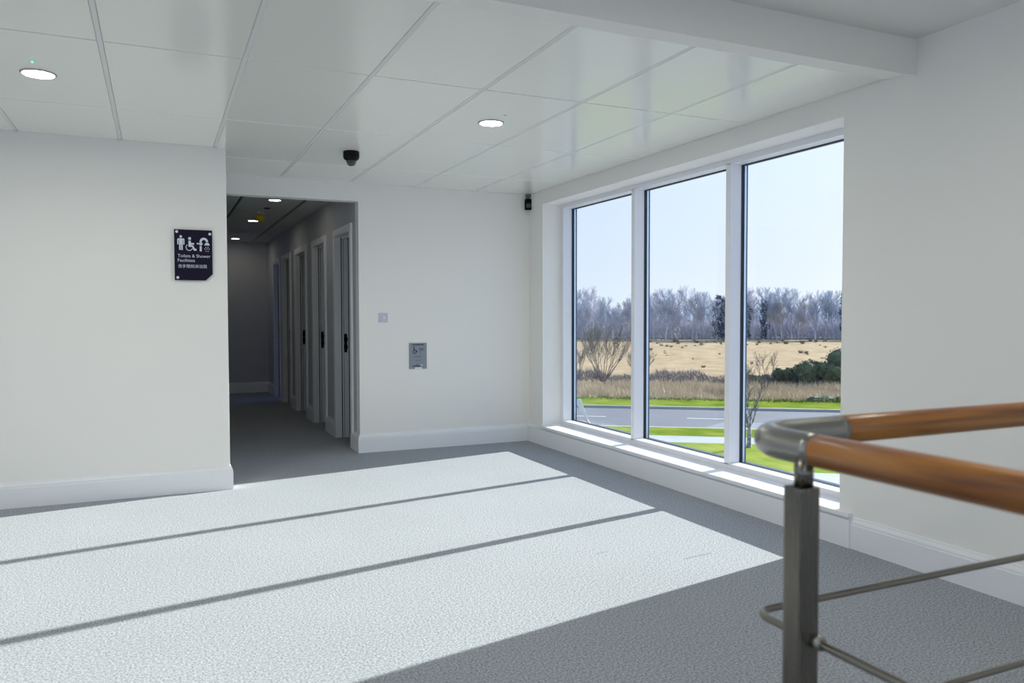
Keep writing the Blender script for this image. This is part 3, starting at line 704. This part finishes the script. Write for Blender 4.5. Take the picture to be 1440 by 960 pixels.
while t < 70:
    k = R.choice((0, 0, 1, 2, 2, 3)); n = R.uniform(151, 158)
    s = R.uniform(.84, 1.12)*(1.02 if t < -4 else 1.03)
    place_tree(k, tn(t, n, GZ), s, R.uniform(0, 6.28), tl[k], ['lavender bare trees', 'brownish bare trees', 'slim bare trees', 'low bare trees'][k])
    t += R.uniform(.75, 1.5)
# ivy clad dark trees
def ivy_mesh(seed, h, w_, n=900):
    R = random.Random(seed); V, F = [], []
    lobes = [(R.uniform(-.25, .25)*w_, R.uniform(-.25, .25)*w_, h*(0.12+0.8*i/7), w_*R.uniform(.3, .55)) for i in range(8)]
    for i in range(n):
        lx, ly, lz, lr = R.choice(lobes); a = R.uniform(0, 2*PI); z = R.gauss(0, .5)*lr; rr = lr*R.uniform(.5, 1)
        c = Vector((lx+rr*math.cos(a), ly+rr*math.sin(a), lz+z)); e = Euler((R.uniform(0, 6), R.uniform(0, 6), R.uniform(0, 6))).to_matrix(); s = R.uniform(.10, .22); k = len(V)
        for p in ((-s, -s*.7, 0), (s, -s*.7, 0), (0, s, .05)): V.append(c+e@Vector(p))
        F.append((k, k+1, k+2))
    me = D.meshes.new('ivy'); me.from_pydata(V, [], F); me.materials.append(MIVY); return me
for (tt, n, s, lab, hh) in ((11.7, 150.5, 1.0, 'dark ivy-clad tree seen just left of the right mullion', 8.6), (13.1, 150.8, 0.9, 'second dark ivy-clad tree touching the right mullion', 8.0),
                        (17.2, 150.6, 0.8, 'dark ivy-clad tree at the left edge of the right pane', 6.8), (20.2, 151, 0.85, 'dark ivy-clad tree a little right of the right mullion', 7.6), (34.2, 150.6, 1.0, 'dark ivy-clad tree at the right edge of the window', 9.2)):
    e = empty('ivy_clad_tree', tn(tt, n, GZ), R.uniform(0, 6)); tag(e, lab, 'tree')
    tr, cr_ = tree_meshes(int(tt*7), hh, MTWIG[2], lev=2, kids=3, spread=.7)
    link(D.objects.new('trunk', tr), e); link(D.objects.new('crown', cr_), e); link(D.objects.new('ivy', ivy_mesh(int(tt*3), hh, 1.5, 520)), e)

def scatter(name, fn, n, m, lab, cat, seed):
    """fn(R) -> base point, vector to the tip, half width; thin blades joined into one uncountable mass"""
    R = random.Random(seed); V, F = [], []
    for _ in range(n):
        p, v, w_ = fn(R); a = R.uniform(0, 2*PI); s = Vector((math.cos(a), math.sin(a), 0))*w_; k = len(V)
        V += [p-s, p+s, p+v]; F.append((k, k+1, k+2))
    o = pyobj(name, V, F, m); tag(o, lab, cat, kind='stuff'); return o
def blade(t0, t1, n0, n1, h0, h1, w0, lean=.25):
    def f(R):
        t = R.uniform(t0, t1); n = R.uniform(n0, n1); h = R.uniform(h0, h1)
        k = 0.75+0.25*math.sin(t*1.1+n*.7)*math.sin(t*.37)
        return tn(t, n, GZ-0.02), Vector((R.gauss(0, lean)*h, R.gauss(0, lean)*h, h*k)), w0*R.uniform(.6, 1.3)
    return f
scatter('reed_grass', blade(-16, 24, 45.0, 54.5, .25, .70, .022), 26000, MREED, 'tall straw coloured grass behind the far verge', 'grass', 3)
scatter('low_grass_tufts', blade(-16, 24, 44.2, 45.5, .05, .22, .035), 4000, MGRASS, 'short green grass tufts along the back edge of the far verge', 'grass', 4)
def bram(R):
    t = R.uniform(-18, 26); n = R.uniform(54.6, 57.2); edge = 0.72 if t > 5.2 else 1.0
    h = (0.75+0.25*math.sin(t*.9)+0.12*math.sin(t*2.7))*edge
    z = R.uniform(0, .75)*h
    return tn(t, n, GZ+z), Vector((R.gauss(0, .22), R.gauss(0, .22), R.uniform(.05, .45)*h)), R.uniform(.010, .028)
scatter('bramble_bank', bram, 24000, MBRAM, 'dark tangled bramble bank between reeds and dry field', 'brambles', 6)
def thick(R):
    t = R.uniform(-46, 70); n = R.uniform(159.5, 167); left = 1 if t < -3 else 0
    h = (4.6+0.7*math.sin(t*.5)+.5*math.sin(t*1.3+1) + left*1.2)*(0.85 + 0.2*(n-159)/8)
    z = h*R.random()**1.1*.93
    return tn(t, n, GZ+z), Vector((R.gauss(0, .35), R.gauss(0, .35), R.uniform(.3, 1.3))), R.uniform(.03, .075)
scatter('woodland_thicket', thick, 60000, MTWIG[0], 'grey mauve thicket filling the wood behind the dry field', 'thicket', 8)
# rush tufts dotted in the field
def tuft_mesh(seed):
    R = random.Random(seed); V, F = [], []
    for _ in range(60):
        a = R.uniform(0, 6.28); r = R.uniform(0, .22); p = Vector((r*math.cos(a), r*math.sin(a), 0)); s = Vector((math.sin(a), math.cos(a), 0))*.03; k = len(V)
        V += [p-s, p+s, p*1.9+Vector((R.gauss(0, .05), R.gauss(0, .05), R.uniform(.35, .72)))]; F.append((k, k+1, k+2))
    me = D.meshes.new('tuft'); me.from_pydata(V, [], F); me.materials.append(MRUSH); return me
MRUSH = mat('dark_rush', (0.20, 0.15, 0.09), 0.95)
tm = [tuft_mesh(s) for s in (1, 2, 3)]
R = random.Random(12)
for i in range(120):
    n = 147 - 75*R.random()**2.2; t = R.uniform(-.16, .30)*n
    o = link(D.objects.new('rush_tuft', R.choice(tm))); o.location = tn(t, n, GZ); o.rotation_euler = (0, 0, R.uniform(0, 6)); s = R.uniform(.35, 1.0) if n > 100 else R.uniform(.3, .6); o.scale = (s*1.3, s*1.3, s*.8)
    tag(o, 'dark rush tuft dotting the straw coloured field', 'grass tuft', 'dark rush tufts in the field')

RMIN = 0.007
# gorse bushes, right of the window
def gorse(tt, n, wd, h, lab, seed, k=5200):
    R = random.Random(seed); V, F = [], []
    e = empty('gorse_bush', tn(tt, n, GZ), 0); tag(e, lab, 'bush')
    lobes = [(Vector((R.uniform(-.5, .5)*wd, R.uniform(-.35, .35)*wd, h*R.uniform(.15, .72))), R.uniform(.22, .42)*h) for _ in range(16)]
    for _ in range(k):
        c, r = R.choice(lobes); d_ = Vector((R.gauss(0, 1), R.gauss(0, 1), R.gauss(0, 1))).normalized(); p = c + d_*r*R.uniform(.75, 1.08)
        if p.z < 0.02 or p.z > h*1.12: continue
        ee = Euler((R.uniform(0, 6), R.uniform(0, 6), R.uniform(0, 6))).to_matrix(); s = R.uniform(.03, .075); q = len(V)
        for v in ((-s, -s*.5, 0), (s, -s*.5, 0), (0, s*1.3, 0)): V.append(p+ee@Vector(v))
        F.append((q, q+1, q+2))
    pyobj('foliage', V, F, MGORSE, e)
    bm = bmesh.new()
    for c, r in lobes:
        res = bmesh.ops.create_icosphere(bm, subdivisions=2, radius=r*.86)
        for v in res['verts']: v.co = v.co*(1+R.uniform(-.12, .12)) + c; v.co.z = max(v.co.z, 0.0)
    obj('bush_core', bm, MGORSE, e)
gorse(9.0, 55.6, 1.5, 1.15, 'low dark gorse bush, leftmost of the bushes by the bramble bank', 1)
gorse(10.3, 55.4, 1.9, 1.75, 'large rounded dark gorse bush in the right pane', 2, 7000)
gorse(11.9, 55.2, 1.6, 1.45, 'dark gorse bush beside the window edge', 3)
gorse(13.0, 56.6, 1.4, 2.45, 'tallest pointed dark bush at the right edge of the window', 4, 6000)
gorse(7.2, 55.8, 1.6, .70, 'flat dark gorse patch right of the young birch', 9, 3000)

# bare multi-stem shrub, left pane
def shrub(tt, n, h, nst, lab, seed, name='bare_shrub', m=MBUSH, spread=.75, lev=3, L0=.5):
    R = random.Random(seed); V, F = [], []; sv, sf = [], []
    for i in range(nst):
        a = 2*PI*i/nst+R.uniform(-.3, .3); q = R.uniform(.35, 1)*spread; d = Vector((math.cos(a)*q, math.sin(a)*q, 1)).normalized(); p = Vector((math.cos(a)*.12, math.sin(a)*.12, 0))
        q2 = p + d*h*.3; seg3(sv, sf, p, q2, .035, .026)
        branch(V, F, q2, d, h*L0, .024, lev, R, 2, .55, .5, .62)
    e = empty(name, tn(tt, n, GZ)); tag(e, lab, 'shrub')
    pyobj('stems', sv, sf, m, e); pyobj('twigs', V, F, m, e)
shrub(-3.5, 56.0, 3.2, 19, 'large bare spreading shrub in the left pane before the field', 5)
shrub(-5.6, 57.5, 1.9, 8, 'smaller bare shrub left of the large spreading shrub', 6)
shrub(-1.0, 58.5, 1.7, 8, 'small bare shrub just right of the left mullion', 7)
shrub(6.9, 51.0, 1.9, 3, 'thin upright bare shrub in front of the gorse patch', 8, spread=.35)
shrub(5.4, 50.0, 1.3, 6, 'short bare twiggy shrub by the far verge', 9)

# young birch near the window
def birch(tt, n, h, lab, seed):
    R = random.Random(seed); e = empty('young_birch', tn(tt, n, GZ)); tag(e, lab, 'tree')
    V, F = [], []; sv, sf = [], []
    bm = bmesh.new(); tops = []
    tube(bm, [(0, 0, -.05), (.0, 0, .06), (0.02, 0, .5), (0.02, .0, .75)], [.13, .085, .07, .065], 9)
    for dx, dy, hh, r in ((-.28, .1, h, .055), (.42, -.2, h*.9, .04), (.1, .25, h*.85, .03), (-.45, -.05, h*.45, .025)):
        pts = [Vector((.02, 0, .68))]; rad = [r]
        for i in range(1, 8):
            k = i/7; pts.append(Vector((.02+dx*k**.6*1.0+R.gauss(0, .025), dy*k+R.gauss(0, .025), .68+(hh-.68)*k))); rad.append(r*(1-.8*k))
        tube(bm, pts, rad, 7); tops.append((pts, rad))
    obj('trunk', bm, MBARK, e, smooth=True)
    for pts, rad in tops:
        for i in range(1, 7):
            for _ in range(2):
                a = R.uniform(0, 6.28); dd = Vector((math.cos(a)*.5, math.sin(a)*.5, 1)).normalized()
                branch(V, F, pts[i], dd, h*.14*R.uniform(.6, 1.2), .010, 2, R, 1, .6, .5, .6)
    pyobj('twigs', V, F, MBUSH, e)
birch(3.40, 28.93, 2.75, 'young bare birch with forked stems on the lawn outside', 3)
# white tapered marker leaning on the near verge
e = empty('leaning_marker', tn(-2.80, 34.40, GZ-0.12)); tag(e, 'white tapered marker leaning beside the road, low in the left pane', 'marker')
def ln(t, z, n=0.0): return dvec*t + nvec*n + Vector((0, 0, z))
P = [(-0.60, 1.12), (-0.34, 1.20), (-0.02, 0.32), (-0.11, 0.26)]
V = [ln(t_, z_, 0.0) for t_, z_ in P] + [ln(t_, z_, 0.03) for t_, z_ in P]
pyobj('blade', V, [(0, 1, 2, 3), (7, 6, 5, 4), (0, 4, 5, 1), (1, 5, 6, 2), (2, 6, 7, 3), (3, 7, 4, 0)], MSTUD, e)
bm = bmesh.new(); tube(bm, [ln(-.10, .30, .02), ln(-.02, .20, .02), ln(.06, .08, .02), ln(.12, 0, .02)], [.04, .05, .035, .03], 8); obj('stake', bm, mat('beige_stake', (0.50, 0.45, 0.30), 0.6), e)
# paler resurfaced patch of the road
V = [tn(1.9, 34.0, GZ-0.116), tn(12, 34.0, GZ-0.116), tn(12, 36.6, GZ-0.116), tn(3.2, 36.6, GZ-0.116)]
struct(pyobj('road_patch', V, [(0, 1, 2, 3)], mat('pale_asphalt', (0.20, 0.205, 0.235), 0.85)), 'paler patch of asphalt with a slanting edge', 'road')
# mossy clumps at the foot of the verge hedge and a white scrap of litter
R = random.Random(2)
for i, tt in enumerate((8.9, 9.5, 10.4)):
    bm = bmesh.new(); bmesh.ops.create_icosphere(bm, subdivisions=3, radius=.5)
    for v in bm.verts: v.co = Vector((v.co.x*1.3, v.co.y*.7, max(0, v.co.z)*.5))*(1+R.uniform(-.16, .16))
    o = obj('ivy_clump', bm, MGORSE); o.location = tn(tt, 45.4+.2*i, GZ); tag(o, 'low dark leafy clump on the far verge, %s of the three' % ('left one', 'middle one', 'right one')[i], 'bush')

bpy.context.view_layer.update()
